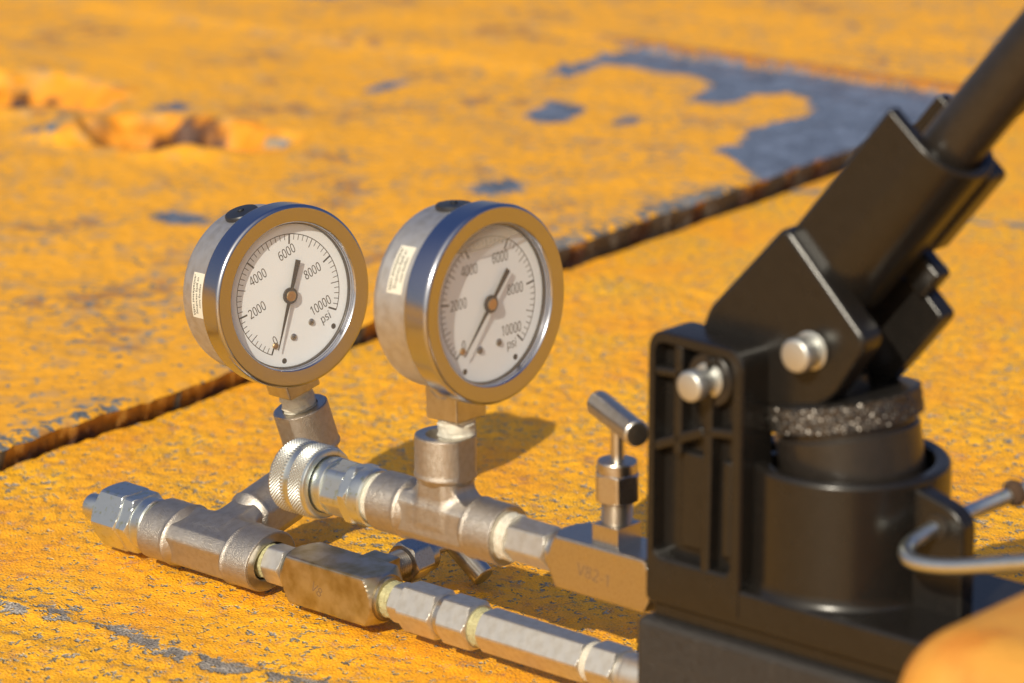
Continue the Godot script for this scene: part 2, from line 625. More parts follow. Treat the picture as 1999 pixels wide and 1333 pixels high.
func rear_material() -> StandardMaterial3D:
	var size := 1536
	var px := REAR_TILE / size
	var blob := field_bytes(noise(px / 0.0085, 41, 2), size)
	var rag := field_bytes(noise(px / 0.003, 42, 2), size)
	var area := field_bytes(noise(px / 0.09, 43, 3), size)
	var worn := field_bytes(noise(px / 0.022, 44, 4), size)
	var outl := bare_outlines()
	var col := PackedByteArray()
	col.resize(size * size * 3)
	var rgh := PackedByteArray()
	rgh.resize(size * size)
	var hgt := PackedByteArray()
	hgt.resize(size * size)
	var spots := [Vector4(0.702, -0.368, 0.014, 0.006), Vector4(0.695, -0.538, 0.02, 0.007), Vector4(0.528, -0.331, 0.017, 0.011), Vector4(0.381, -0.423, 0.012, 0.017), Vector4(0.905, -0.749, 0.03, 0.02), Vector4(0.48, -0.602, 0.012, 0.02), Vector4(0.575, -0.6, 0.012, 0.012), Vector4(0.55, -0.505, 0.01, 0.01)]
	var k := 0
	for y in size:
		var n := rear_n0 + y * px
		for x in size:
			var d := rear_d0 + x * px
			var near := clampf((n + 0.62) / 0.3, 0.0, 1.0)
			var c := blob[k] * 0.66 + rag[k] * 0.34 + area[k] * 0.16
			# the plate's lip is chipped
			if n > -0.25:
				c += clampf((n + 0.25) / 0.014, 0.0, 1.0) * (8.0 + clampf((area[k] - 128.0) * 0.8, 0.0, 26.0) + (40.0 if d > 0.44 else 0.0))
			var m := clampf((c - (192.0 - near * 3.0)) / 6.0, 0.0, 1.0) * (0.55 + 0.45 * near)
			var cool := 0.35
			if d > 0.59 and d < 0.9 and n < -0.19 and n > -0.5:
				var q := Vector2(d + (rag[k] - 128) * 0.00004 + (blob[k] - 128) * 0.00003, n + (worn[k] - 128) * 0.00005)
				for o in outl:
					if Geometry2D.is_point_in_polygon(q, o):
						m = 1.0
						cool = 1.0
			for s in spots:
				var e := Vector2((d - s.x) / s.z, (n - s.y) / s.w).length() + (blob[k] - 128) * 0.004
				if e < 1.0:
					m = 1.0
					cool = 0.8
			var w := clampf((worn[k] * 0.75 + area[k] * 0.35 - 132.0) / 60.0, 0.0, 1.0)
			var r := 234.0 - w * 30.0
			var gg := 165.0 - w * 12.0
			var b := 34.0 + w * 44.0
			# shade painted into the openings: deeper orange walls, dark brown holes
			for o in [[0.508, -0.548, 0.05, 0.072], [0.535, -0.70, 0.06, 0.075]]:
				var al: float = (n - o[1]) * 0.96 + (d - o[0]) * 0.28
				var cr: float = (d - o[0]) * 0.96 - (n - o[1]) * 0.28
				var e: float = pow(al / o[3], 2.0) + pow((cr - 0.012) / o[2], 2.0) + (worn[k] - 128) * 0.004
				if e < 1.1:
					var f := clampf((1.1 - e) / 0.4, 0.0, 1.0) * 0.8
					r = lerpf(r, 222.0, f)
					gg = lerpf(gg, 138.0, f)
					b = lerpf(b, 22.0, f)
					m *= 1.0 - f
					var ho := clampf((1.1 - (pow((al + 0.004) / 0.022, 2.0) + pow((cr - 0.03) / 0.032, 2.0)) + (worn[k] - 128) * 0.006) * 2.2, 0.0, 1.0)
					r = lerpf(r, 62.0, ho)
					gg = lerpf(gg, 34.0, ho)
					b = lerpf(b, 20.0, ho)
			# brown stain beside the far joint and a few rusty smears
			var rust := clampf(1.0 - absf(d - 0.8752) / 0.0065, 0.0, 1.0) * clampf((n + 0.52) / 0.04, 0.0, 1.0) * clampf((rag[k] + 90.0) / 220.0, 0.0, 1.0)
			rust = maxf(rust, clampf((area[k] - 186.0) / 50.0, 0.0, 0.35) * clampf((worn[k] - 90.0) / 80.0, 0.0, 1.0))
			r = lerpf(r, 128.0, rust)
			gg = lerpf(gg, 74.0, rust)
			b = lerpf(b, 34.0, rust)
			if m > 0.0:
				var s := 112.0 + (rag[k] - 128.0) * 0.25 + (worn[k] - 128.0) * 0.2
				r = lerpf(r, s * (1.0 - 0.13 * cool), m)
				gg = lerpf(gg, s * (1.0 - 0.03 * cool), m)
				b = lerpf(b, s * (0.96 + 0.2 * cool), m)
			col[k * 3] = int(clampf(r, 0, 255))
			col[k * 3 + 1] = int(clampf(gg, 0, 255))
			col[k * 3 + 2] = int(clampf(b, 0, 255))
			rgh[k] = int(clampf(lerpf(158.0 + (rag[k] - 128) * 0.2, 92.0 + (worn[k] - 128) * 0.25, m * cool), 0, 255))
			hgt[k] = int(clampf(150.0 - m * 60.0 + (rag[k] - 128) * 0.4, 0, 255))
			k += 1
	var mt := StandardMaterial3D.new()
	mt.resource_name = "flaking_yellow_paint"
	mt.albedo_texture = ImageTexture.create_from_image(Image.create_from_data(size, size, false, Image.FORMAT_RGB8, col))
	mt.roughness_texture = ImageTexture.create_from_image(Image.create_from_data(size, size, false, Image.FORMAT_L8, rgh))
	mt.roughness = 1.0
	mt.heightmap_enabled = true
	mt.heightmap_texture = ImageTexture.create_from_image(Image.create_from_data(size, size, false, Image.FORMAT_L8, hgt))
	mt.heightmap_scale = 0.09
	return mt

func deck() -> void:
	var big := noise(1.0 / 0.09, 51, 2)
	var mid := noise(1.0 / 0.011, 52, 3)
	var jag := noise(1.0 / 0.03, 53, 4)
	var rise := func(d: float, n: float) -> float:
		return big.get_noise_2d(d, n) * 0.0012 + mid.get_noise_2d(d, n) * 0.00085
	# the plate in front: its far edge drops into the joint
	var front := func(d: float, n: float) -> Vector3:
		var h: float = rise.call(d, n) - 0.0009
		var j := jag.get_noise_2d(d, 3.0) * 0.0022
		h += 0.0016 * exp(-pow((d + 0.06) / 0.006, 2.0)) * (0.6 + 0.5 * sin(n * 45.0)) + 0.0009 * exp(-pow((d + 0.085) / 0.004, 2.0))
		var e := n + 0.2335
		var lip := clampf(1.0 - e / 0.004, 0.0, 1.0)
		h -= 0.009 * lip * lip
		return Vector3(h, j * clampf(1.0 - e / 0.03, 0.0, 1.0), 0)
	var ns := spacing(-0.2335, -0.2335, 0.12, 3.2, 0.0016)
	structure("deck_plate", sheet(spacing(-3.0, -0.16, 0.46, 3.0, 0.0016), ns, front, FRONT_TILE, front_d0, front_n0, front_material()))
	# the plate behind stands 7 mm higher and has two torn openings
	var rear := func(d: float, n: float) -> Vector3:
		var h: float = 0.0085 + rise.call(d, n) * 1.1
		var j := jag.get_noise_2d(d * 1.1, 9.0) * 0.0024
		var e := -0.2315 - n
		var lip := clampf(1.0 - e / 0.005, 0.0, 1.0)
		h -= 0.0022 * lip * lip
		var far := smooth(0.872, 0.8745, d) * smooth(-0.6, -0.47, n)
		h += 0.0035 * smooth(0.2, 0.5, d)
		h += 0.005 * far + 0.003 * smooth(-0.486, -0.489, n) * smooth(0.76, 0.79, d) * (1.0 - far)
		# openings: a bowl whose far wall faces the camera, a dark hole inside and a torn flap beside it
		for o in [[0.508, -0.548, 0.05, 0.072, 0.03], [0.535, -0.70, 0.06, 0.075, 0.034]]:
			var dd: float = (d - o[0])
			var dn: float = (n - o[1])
			var along: float = dn * 0.96 + dd * 0.28
			var cross: float = dd * 0.96 - dn * 0.28
			var tear := big.get_noise_2d(d * 2.6 + 3.0, n * 2.6)
			var q: float = pow(absf(along / o[3]), 2.0) + pow(absf((cross - 0.012) / o[2]), 2.0) + tear * 0.35
			h -= o[4] * 0.75 * smooth(1.0, 0.1, q)
			var hole: float = pow((along + 0.004) / 0.021, 2.0) + pow((cross - 0.024) / 0.026, 2.0) + tear * 0.2
			h -= 0.03 * smooth(1.0, 0.5, hole)
			h += 0.016 * exp(-pow((along + 0.042) / 0.024, 2.0) - pow((cross + 0.012) / 0.016, 2.0))
			h += 0.006 * exp(-pow((along - 0.03) / 0.03, 2.0) - pow((cross + 0.03) / 0.014, 2.0))
		return Vector3(h, j * clampf(1.0 - e / 0.03, 0.0, 1.0), 0)
	var back := spacing(-4.5, -0.66, -0.2315, -0.2315, 0.0032)
	back.resize(back.size() - 1)
	back.append(-0.2327)
	back.append(-0.2315)
	structure("deck_plate", sheet(spacing(-3.0, -0.05, 1.0, 4.0, 0.0032), back, rear, REAR_TILE, rear_d0, rear_n0, rear_material()))
	# broken edge under the rear plate's lip, leaning back under it: paint that runs over the lip, rust and bare metal below, all darkened downwards by painted shade
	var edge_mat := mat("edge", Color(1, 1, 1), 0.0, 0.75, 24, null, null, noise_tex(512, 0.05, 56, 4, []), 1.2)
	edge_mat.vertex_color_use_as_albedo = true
	var mb := MB.new()
	var rows := []
	var patch := noise(1.0 / 0.035, 57, 2)
	var drip := noise(1.0 / 0.022, 58, 4)
	for k in 12:
		var row := PackedVector3Array()
		var d := -0.25
		while d < 1.05:
			var j := jag.get_noise_2d(d * 1.1, 9.0) * 0.0024
			var w := k / 11.0
			var y: float = lerpf(0.0062 + 0.0035 * smooth(0.2, 0.5, d), -0.012, w) + rise.call(d, -0.2315) * 1.1 * (1.0 - w)
			var rough := mid.get_noise_2d(d * 1.6, w * 0.03 + 5.0) * 0.0022 * sin(w * PI)
			row.append(plan(d, -0.2313 + j - 0.0058 * w + rough, y) * 1000.0)
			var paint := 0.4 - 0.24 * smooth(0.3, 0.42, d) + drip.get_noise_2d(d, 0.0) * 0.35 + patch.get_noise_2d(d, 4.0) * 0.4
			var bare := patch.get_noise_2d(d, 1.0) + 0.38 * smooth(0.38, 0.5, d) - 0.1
			var c := Color(0.075, 0.035, 0.03).lerp(Color(0.12, 0.065, 0.045), clampf(drip.get_noise_2d(d, w * 0.03 + 1.0) * 1.6 + 0.4, 0.0, 1.0))  # dark brown carries the painted shade of the joint
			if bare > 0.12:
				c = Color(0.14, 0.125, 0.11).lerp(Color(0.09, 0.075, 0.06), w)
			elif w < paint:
				c = Color(0.6, 0.29, 0.03).lerp(Color(0.2, 0.075, 0.02), clampf(w / maxf(paint, 0.05), 0.0, 1.0))  # yellow paint, with shade painted in towards its lower end
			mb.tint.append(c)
			d += 0.0012
		rows.append(row)
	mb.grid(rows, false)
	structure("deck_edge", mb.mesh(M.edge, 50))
	var leak_bed := MB.new()  # unseen dark sheet, added under the plates to block light leaks
	leak_bed.rbox(at(0, -90, 0), Vector3(4200, 40, 4200), 1.0, 1)
	structure("added_leak_sheet", leak_bed.mesh(mat("leak_bed", lin(0.05, 0.04, 0.035), 0.0, 0.9)))

# ------------------------------------------------------------------ gauges
func text_mesh(s: String, high_mm: float, material: Material, serif := false, wide_mm := 0.0) -> Array:
	var f := SystemFont.new()
	f.font_names = PackedStringArray(["Droid Serif" if serif else "Droid Sans"])
	f.font_weight = 700 if serif else 400
	var m := TextMesh.new()
	m.font = f
	m.text = s
	m.font_size = 64
	m.pixel_size = 0.001
	m.depth = 0.0
	m.material = material
	var box := m.get_aabb().size                       # scaled by what it measures: to a height, or to a width when that is given
	var k := wide_mm * 0.001 / box.x if wide_mm > 0.0 else high_mm * 0.001 / box.y
	return [m, k]

func scale_angle(psi: float) -> float:               # counter-clockwise from the dial's right
	return deg_to_rad(225.0 - psi * 0.027)

func gauge(x: Transform3D, label: String, needle_deg: float, dial_deg: float, sticker_deg: float, sticker_z: float, bubble := false) -> Node3D:
	var o := thing("pressure_gauge", label, "pressure gauge", x, "pressure gauges on the test fittings")
	var c := Vector3(0, 50, 21)                          # dial centre, level with the front of the rim; the root is the end of the stem
	var z := Transform3D(AX_Z, c)
	var mb := MB.new()
	mb.lathe(z, [[29.0, -28.8], [30.4, -28.3], [31.2, -27.2], [31.5, -25.6], [31.5, -9.0]], 128)
	part("case", mb.mesh(M.satin), o)
	mb = MB.new()
	mb.ring(z, [[27.5, -2.6], [27.5, -1.2], [27.7, -0.65], [28.1, -0.32], [33.0, 0.0], [33.5, -0.12], [34.0, -0.5], [34.25, -1.1], [34.3, -1.9], [34.3, -9.4], [34.1, -10.2], [33.5, -10.9], [32.5, -11.3], [31.3, -11.6], [30.0, -11.6], [30.0, -2.6]], 160)
	part("bezel", mb.mesh(M.chrome), o)
	mb = MB.new()
	mb.ring(z, [[27.6, -2.9], [26.95, -2.9], [26.8, -3.1], [26.8, -5.0], [27.6, -5.0]], 96)
	part("gasket", mb.mesh(M.gasket), o)
	mb = MB.new()
	mb.ring(z, [[27.62, -2.0], [27.3, -2.0], [27.2, -2.8], [27.62, -2.8]], 96)
	part("inner_ring", mb.mesh(M.chrome), o)
	mb = MB.new()
	mb.lathe(z, [[27.4, -1.75], [27.4, -1.4]], 96)
	part("window", mb.mesh(M.window), o)
	mb = MB.new()
	mb.lathe(z, [[27.1, -6.0], [27.1, -4.2], [27.0, -4.08]], 96)
	var roll := Basis(Vector3(0, 0, 1), deg_to_rad(dial_deg))
	var turned := Transform3D(roll, (c - roll * c) * 0.001)
	var dial := part("dial", mb.mesh(M.dial), o, turned)
	# printed scale
	var zt := -4.05
	mb = MB.new()
	var add := func(a: float, r0: float, r1: float, w: float) -> void:
		var dir := Vector3(cos(a), sin(a), 0)
		var sd := Vector3(-sin(a), cos(a), 0) * w / 2.0
		var b := mb.v.size()
		mb.v.append_array(PackedVector3Array([c + dir * r0 - sd + Vector3(0, 0, zt), c + dir * r0 + sd + Vector3(0, 0, zt), c + dir * r1 + sd + Vector3(0, 0, zt), c + dir * r1 - sd + Vector3(0, 0, zt)]))
		mb.quad(b, b + 1, b + 2, b + 3)
	for i in 51:
		var a := scale_angle(i * 200.0)
		if i % 10 == 0:
			add.call(a, 19.2, 23.0, 0.66)
		elif i % 5 == 0:
			add.call(a, 19.4, 23.0, 0.32)
		else:
			add.call(a, 20.8, 23.0, 0.26)
	for i in 180:                                       # the fine arc that joins the marks
		var a := scale_angle(10000.0 * i / 180.0)
		var e := scale_angle(10000.0 * (i + 1) / 180.0)
		var b := mb.v.size()
		for q in [[a, 22.8], [a, 23.1], [e, 23.1], [e, 22.8]]:
			mb.v.append(c + Vector3(cos(q[0]) * q[1], sin(q[0]) * q[1], zt + 0.015))
		mb.quad(b, b + 1, b + 2, b + 3)
	part("scale_marks", mb.mesh(M.ink), dial)
	for q in [["0", -12.6, -12.2], ["2000", -14.4, 2.4], ["4000", -8.7, 13.2], ["6000", 6.4, 14.9], ["8000", 13.3, 2.6], ["10000", 10.8, -11.0], ["psi", 10.8, -16.2]]:
		var num := text_mesh(q[0], 3.7 if q[0] != "psi" else 4.3, M.ink)
		part("numeral", num[0], dial, Transform3D(Basis.from_scale(Vector3(0.72 if q[0] != "psi" else 0.85, 1, 1) * num[1]), (c + Vector3(q[1], q[2], zt + 0.02)) * 0.001))
	for q in [Vector2(-12.4, -21.2), Vector2(12.4, -21.2)]:
		mb = MB.new()
		mb.lathe(Transform3D(AX_Z, c + Vector3(q.x, q.y, 0)), [[1.05, zt - 0.05], [1.05, zt + 0.02]], 20)
		part("dial_hole", mb.mesh(M.ink), dial)
	for q in [Vector2(-5.0, -15.2), Vector2(4.4, -14.4)]:
		mb = MB.new()
		mb.lathe(Transform3D(AX_Z, c + Vector3(q.x, q.y, 0)), [[1.3, zt - 0.1], [1.3, zt + 0.35], [0.95, zt + 0.62], [0.3, zt + 0.7]], 24)
		part("dial_screw", mb.mesh(M.screw), dial)
		mb = MB.new()
		for r in 2:
			mb.rbox(Transform3D(Basis(Vector3(0, 0, 1), 0.5 + r * PI / 2), c + Vector3(q.x, q.y, zt + 0.66)), Vector3(0.75, 0.13, 0.08), 0.04, 1)
		part("screw_cross", mb.mesh(M.ink), dial)
	mb = MB.new()
	var sa := scale_angle(60.0)
	mb.lathe(Transform3D(AX_Z, c + Vector3(cos(sa) * 19.4 + 0.7, sin(sa) * 19.4 - 0.6, 0)), [[1.25, zt - 0.1], [1.25, zt + 0.3], [1.0, zt + 0.55], [0.4, zt + 0.62]], 24)
	part("stop_pin", mb.mesh(M.brass), dial)
	# pointer
	var a := deg_to_rad(needle_deg)
	var px := Transform3D(Basis(Vector3(0, 0, 1), a), c)
	mb = MB.new()
	mb.plate(px, PackedVector2Array([Vector2(-13.6, -1.15), Vector2(-13.6, 1.15), Vector2(-2.4, 0.75), Vector2(2.4, 0.8), Vector2(20.6, 0.16), Vector2(20.9, 0.0), Vector2(20.6, -0.16), Vector2(2.4, -0.8), Vector2(-2.4, -0.75)]), zt + 1.2, zt + 1.45, 0.06)
	mb.lathe(Transform3D(AX_Z, c), [[3.1, zt + 0.9], [3.1, zt + 1.6], [2.9, zt + 1.7]], 40)
	var ptr := part("pointer", mb.mesh(M.ink), o, turned)
	mb = MB.new()
	mb.lathe(Transform3D(AX_Z, c), [[2.1, zt + 1.5], [2.1, zt + 2.0], [1.85, zt + 2.2], [0.8, zt + 2.25], [0.6, zt + 2.15]], 36)
	part("hub_pin", mb.mesh(M.brass), ptr)
	if bubble:                                          # air above the liquid that fills the gauge
		var rim := PackedVector2Array()
		for i in 17:
			var w := deg_to_rad(lerpf(58.0, 128.0, i / 16.0))
			rim.append(Vector2(cos(w), sin(w)) * 26.2)
		for i in range(1, 12):
			var w := i / 12.0
			var p := rim[16].lerp(rim[0], w)
			rim.append(p + Vector2(0, -1.3 * sin(w * PI)))
		mb = MB.new()
		mb.plate(Transform3D(Basis.IDENTITY, c), rim, -2.5, -1.9, 0.2)
		part("air_bubble", mb.mesh(M.bubble), o)
		var men := PackedVector3Array()
		for i in 13:
			var w := i / 12.0
			var p := rim[16].lerp(rim[0], w) + Vector2(0, -1.3 * sin(w * PI))
			men.append(c + Vector3(p.x, p.y, -2.3))
		mb = MB.new()
		mb.tube(men, 0.16, 10)
		part("liquid_line", mb.mesh(M.meniscus), o)
	# filler plug in the top of the case
	var pb := Basis.IDENTITY
	mb = MB.new()
	mb.lathe(Transform3D(pb, c + Vector3(0, 0, -18.6)), [[6.4, 29.5], [6.4, 32.1], [6.0, 32.6], [1.8, 32.9]], 40)
	var plug := part("filler_plug", mb.mesh(M.rubber), o)
	mb = MB.new()
	mb.lathe(Transform3D(pb, c + Vector3(0, 0, -18.6)), [[1.3, 32.5], [1.3, 33.3], [1.0, 33.6]], 20)
	part("plug_nipple", mb.mesh(M.rubber), plug)
	# paper sticker that follows the curve of the case
	mb = MB.new()
	mb.begin()
	var rows := []
	for i in 9:
		var w := deg_to_rad(sticker_deg) + lerpf(-0.268, 0.268, i / 8.0)
		var row := PackedVector3Array()
		for q in [-3.5, 3.5]:
			row.append(c + Vector3(cos(w) * 31.6, sin(w) * 31.6, sticker_z + q))
		rows.append(row)
	mb.grid(rows, false)
	var stk := part("sticker", mb.mesh(M.paper, 80), o)
	var lines := ["After installation,", "perforate plug to", "vent gauges"]
	var tb := MB.new()
	for i in 3:
		var txt := text_mesh(lines[i], 2.0, M.ink, true, [15.4, 13.6, 9.0][i])
		var arr: Array = txt[0].get_mesh_arrays()
		var k: float = txt[1] * 1000.0
		var idx: PackedInt32Array = arr[Mesh.ARRAY_INDEX]
		var vs: PackedVector3Array = arr[Mesh.ARRAY_VERTEX]
		var b := tb.v.size()
		for p in vs:
			var w := deg_to_rad(sticker_deg) - (p.x * k) / 31.6
			var r := 31.63 + (0.03 if p.z > 0 else 0.0)
			tb.v.append(c + Vector3(cos(w) * r, sin(w) * r, sticker_z - 2.1 * (1 - i) + p.y * k))
		for q in idx:
			tb.t.append(b + q)
	part("sticker_text", tb.mesh(M.ink, 20), stk)
	# stem: square shank, taped thread
	mb = MB.new()
	mb.rbox(at(0, 50 - 35.5, 0), Vector3(7.4, 7.0, 7.4), 0.8, 2)
	mb.lathe(at(0, 0, 0), [[7.6, 50 - 34.5], [8.6, 50 - 33], [9.5, 50 - 31], [9.5, 50 - 28]], 48)
	part("shank", mb.mesh(M.machined), o)
	mb = MB.new()
	var prof := []
	for i in 13:
		prof.append([6.35 + (0.32 if i % 2 else 0.0) + 0.16 * sin(i * 2.1), 8.2 - i * 0.95])
	prof.reverse()
	mb.lathe(at(0, 0, 0), prof, 48, func(w: float, r: float, h: float) -> float: return r + 0.16 * sin(w * 3.0 + h * 1.7) + 0.1 * sin(w * 11.0 - h))
	part("thread_tape", mb.mesh(M.tape), o)
	return o

# ------------------------------------------------------------------ fittings
func sd_box(p: Vector3, half: Vector3, r: float) -> float:
	var q := p.abs() - half + Vector3.ONE * r
	return Vector3(maxf(q.x, 0), maxf(q.y, 0), maxf(q.z, 0)).length() + minf(maxf(q.x, maxf(q.y, q.z)), 0.0) - r

func smin(a: float, b: float, k: float) -> float:
	var h := maxf(k - absf(a - b), 0.0) / k
	return minf(a, b) - h * h * k * 0.25

func socket(mb: MB, x: Transform3D, h0: float, h1: float, flat_at := -1.0, r := 10.7) -> void:
	var f = null
	if flat_at >= 0.0:
		var o := deg_to_rad(flat_at)
		f = func(a: float, q: float, _h: float) -> float:
			var w := absf(cos(a - o))
			return minf(q, 9.9 / w) if w > 0.5 and q > 8.5 else q
	mb.lathe(x, [[8.4, h0 - 1.6], [9.0, h0 - 1.1], [9.6, h0 - 0.3], [10.2, h0 + 0.35], [r + 0.2, h0 + 1.1], [r + 0.32, h0 + 1.7], [r + 0.1, h0 + 2.4], [r - 0.05, h0 + 3.0], [r, h0 + 3.8], [r, h1 - 0.5], [r - 0.15, h1 - 0.16], [r - 0.5, h1], [7.15, h1], [6.75, h1 - 0.5], [6.6, h1 - 4.0]], 120, f)

var tee_mesh: ArrayMesh
func tee(x: Transform3D, label: String, reach := 1.0) -> Node3D:
	var o := thing("tee_fitting", label, "pipe fitting", x, "forged steel tee fittings")
	if tee_mesh == null:
		var mb := MB.new()
		var f := func(p: Vector3) -> float:
			var run := sd_box(p, Vector3(16, 8.8, 8.8), 0.6)
			run = maxf(run, (p.y * p.y + p.z * p.z - 106.0) / 20.6)
			var neck := sd_box(p - Vector3(0, 8, 0), Vector3(8.7, 9, 8.3), 0.6)
			neck = maxf(neck, (p.x * p.x + p.z * p.z - 96.0) / 19.6)
			var a := smin(run, neck, 2.2)
			# webs in the two inner corners
			var w := (absf(p.x) + p.y - 20.5) * 0.7071
			w = maxf(maxf(w, absf(p.z) - 5.2), maxf(-p.y, absf(p.x) - 15.0))
			return smin(a, w, 1.6)
		mb.field(Transform3D(), Vector3(-17, -10, -10), Vector3(17, 18, 10), 0.6, f)
		socket(mb, Transform3D(AX_X, Vector3.ZERO), 14.2, 29.0)
		socket(mb, Transform3D(Basis(Vector3(0, 0, 1), PI / 2), Vector3.ZERO), 14.2, 29.0)
		socket(mb, Transform3D(), 14.6, 30.4, 0.0)
		tee_mesh = mb.mesh(M.blast, 38)
	var long := Transform3D(Basis.from_scale(Vector3(1, reach, 1)), Vector3.ZERO)
	part("tee_body", tee_mesh, o, long)
	var lip := MB.new()
	for b in [AX_X, Basis(Vector3(0, 0, 1), PI / 2), Basis.IDENTITY]:
		var h1 := 30.4 if b == Basis.IDENTITY else 29.0
		lip.ring(Transform3D(b, Vector3.ZERO), [[7.2, h1 - 0.6], [7.0, h1 + 0.02], [9.9, h1 + 0.06], [9.9, h1 - 0.6]], 72)
	part("machined_face", lip.mesh(M.machined), o, long)
	return o

func elbow(x: Transform3D, label: String, la: float, lb: float) -> Node3D:  # one leg along y (length la), one along z (length lb)
	var o := thing("elbow_fitting", label, "pipe fitting", x)
	var mb := MB.new()
	var f := func(p: Vector3) -> float:
		var a := maxf(Vector2(p.x, p.z).length() - 9.0, maxf(-p.y - 2.0, p.y - 16.0))
		var b := maxf(Vector2(p.x, p.y).length() - 7.8, maxf(-p.z - 2.0, p.z - lb))
		return smin(smin(a, b, 5.0), p.length() - 9.4, 3.0)
	mb.field(Transform3D(), Vector3(-12, -12, -12), Vector3(12, 18, lb + 1.0), 0.8, f)
	socket(mb, Transform3D(), 10.5, la, 90.0)
	part("elbow_body", mb.mesh(M.blast, 38), o)
	mb = MB.new()
	mb.ring(Transform3D(), [[7.1, la - 0.6], [7.0, la + 0.02], [10.1, la + 0.06], [10.1, la - 0.6]], 72)
	part("machined_face", mb.mesh(M.machined), o)
	return o

func taped(o: Node3D, h0: float, h1: float, material: Material, r := 6.75) -> void:
	var mb := MB.new()
	var prof := []
	var n := 9
	for i in n:
		prof.append([r + (0.22 if i % 2 else 0.0), lerpf(h0, h1, i / (n - 1.0))])
	mb.lathe(Transform3D(AX_X, Vector3.ZERO), prof, 56, func(w: float, q: float, h: float) -> float: return q + 0.16 * sin(w * 4.0 + h * 2.3) + 0.12 * sin(w * 13.0 + h) + 0.1 * sin(w * 29.0 + h * 5.0))
	part("thread_tape", mb.mesh(material), o)

func thread_prof(r: float, h0: float, h1: float, pitch: float) -> Array:
	var out := [[r - 0.5, h0]]
	var h := h0 + 0.1
	while h + pitch < h1:
		out.append_array([[r - 0.5, h], [r, h + pitch * 0.4], [r, h + pitch * 0.55], [r - 0.5, h + pitch * 0.95]])
		h += pitch
	out.append([r - 0.5, h1])
	return out

# a needle valve: block along x, spindle along y
func valve(x: Transform3D, label: String, mark: String, bar_turn: float, body: Material, ext := 0.0, off := 0.0, under := "") -> Node3D:
	var o := thing("needle_valve", label, "needle valve", x, "needle valves on the test fittings")
	var mb := MB.new()
	var hw := 9.2
	var half_l := 22.5
	var f := func(a: float, r: float, h: float) -> float:
		var q := hw / maxf(absf(cos(a)), absf(sin(a)))
		q = minf(q, hw * 1.4142 - 0.35)
		return minf(q, 8.6 + maxf(half_l - absf(h), 0.0) * 1.15) if r > 8.0 else r
	var prof := [[7.0, -half_l - 1.6], [7.9, -half_l - 1.5], [7.9, -half_l]]
	for k in 7:
		prof.append([14.0, -half_l + 0.7 * k])
	for k in 7:
		prof.append([14.0, half_l - 0.7 * (6 - k)])
	prof.append_array([[7.9, half_l], [7.9, half_l + 1.5], [7.0, half_l + 1.6]])
	mb.lathe(Transform3D(AX_X, Vector3.ZERO), prof, 144, f)
	mb.rbox(at(off, 11.2 + ext * 0.5, 0), Vector3(6.4 if ext > 0.0 else 5.6, 4.6 + ext * 0.5, 6.2), 0.4, 2)
	part("valve_block", mb.mesh(body, 26), o)
	var top := at(off, ext, 0)
	mb = MB.new()
	mb.lathe(top, thread_prof(5.3, 15.0, 24.5, 0.95), 48)
	part("thread", mb.mesh(M.machined, 20), o)
	mb = MB.new()
	mb.hexnut(top, 14.0, 23.6, 33.4, 18.0, true, true)
	mb.lathe(top, [[6.8, 33.0], [6.8, 36.6], [6.4, 37.2], [2.6, 37.4]], 48)
	part("packing_nut", mb.mesh(M.valve), o)
	mb = MB.new()
	mb.lathe(top, [[2.3, 36.0], [2.3, 52.0]], 32)
	part("spindle", mb.mesh(M.machined), o)
	mb = MB.new()
	var bb := Basis(Vector3(0, 1, 0), bar_turn)
	mb.lathe(Transform3D(bb * AX_X, Vector3(off, 51.5 + ext, 0)), [[3.5, -18.4], [4.0, -18.2], [4.4, -17.7], [4.4, 17.7], [4.0, 18.2], [3.5, 18.4]], 40)
	part("handle_bar", mb.mesh(M.machined), o)
	if mark:
		var st := text_mesh(mark, 4.2, M.etched)
		part("stamped_mark", st[0], o, Transform3D(Basis(Vector3(0, 0, 1), -0.1).scaled(Vector3.ONE * st[1]), Vector3(-0.002, -0.001, (hw + 0.01) * 0.001)))
	if under:
		var st := text_mesh(under, 3.6, M.etched)
		part("stamped_mark", st[0], o, Transform3D(Basis(Vector3(1, 0, 0), Vector3(0, 0, 1), Vector3(0, -1, 0)).rotated(Vector3(0, 1, 0), 0.5).scaled(Vector3.ONE * st[1]), Vector3(-0.004, -(hw + 0.01) * 0.001, -0.0005)))
	return o

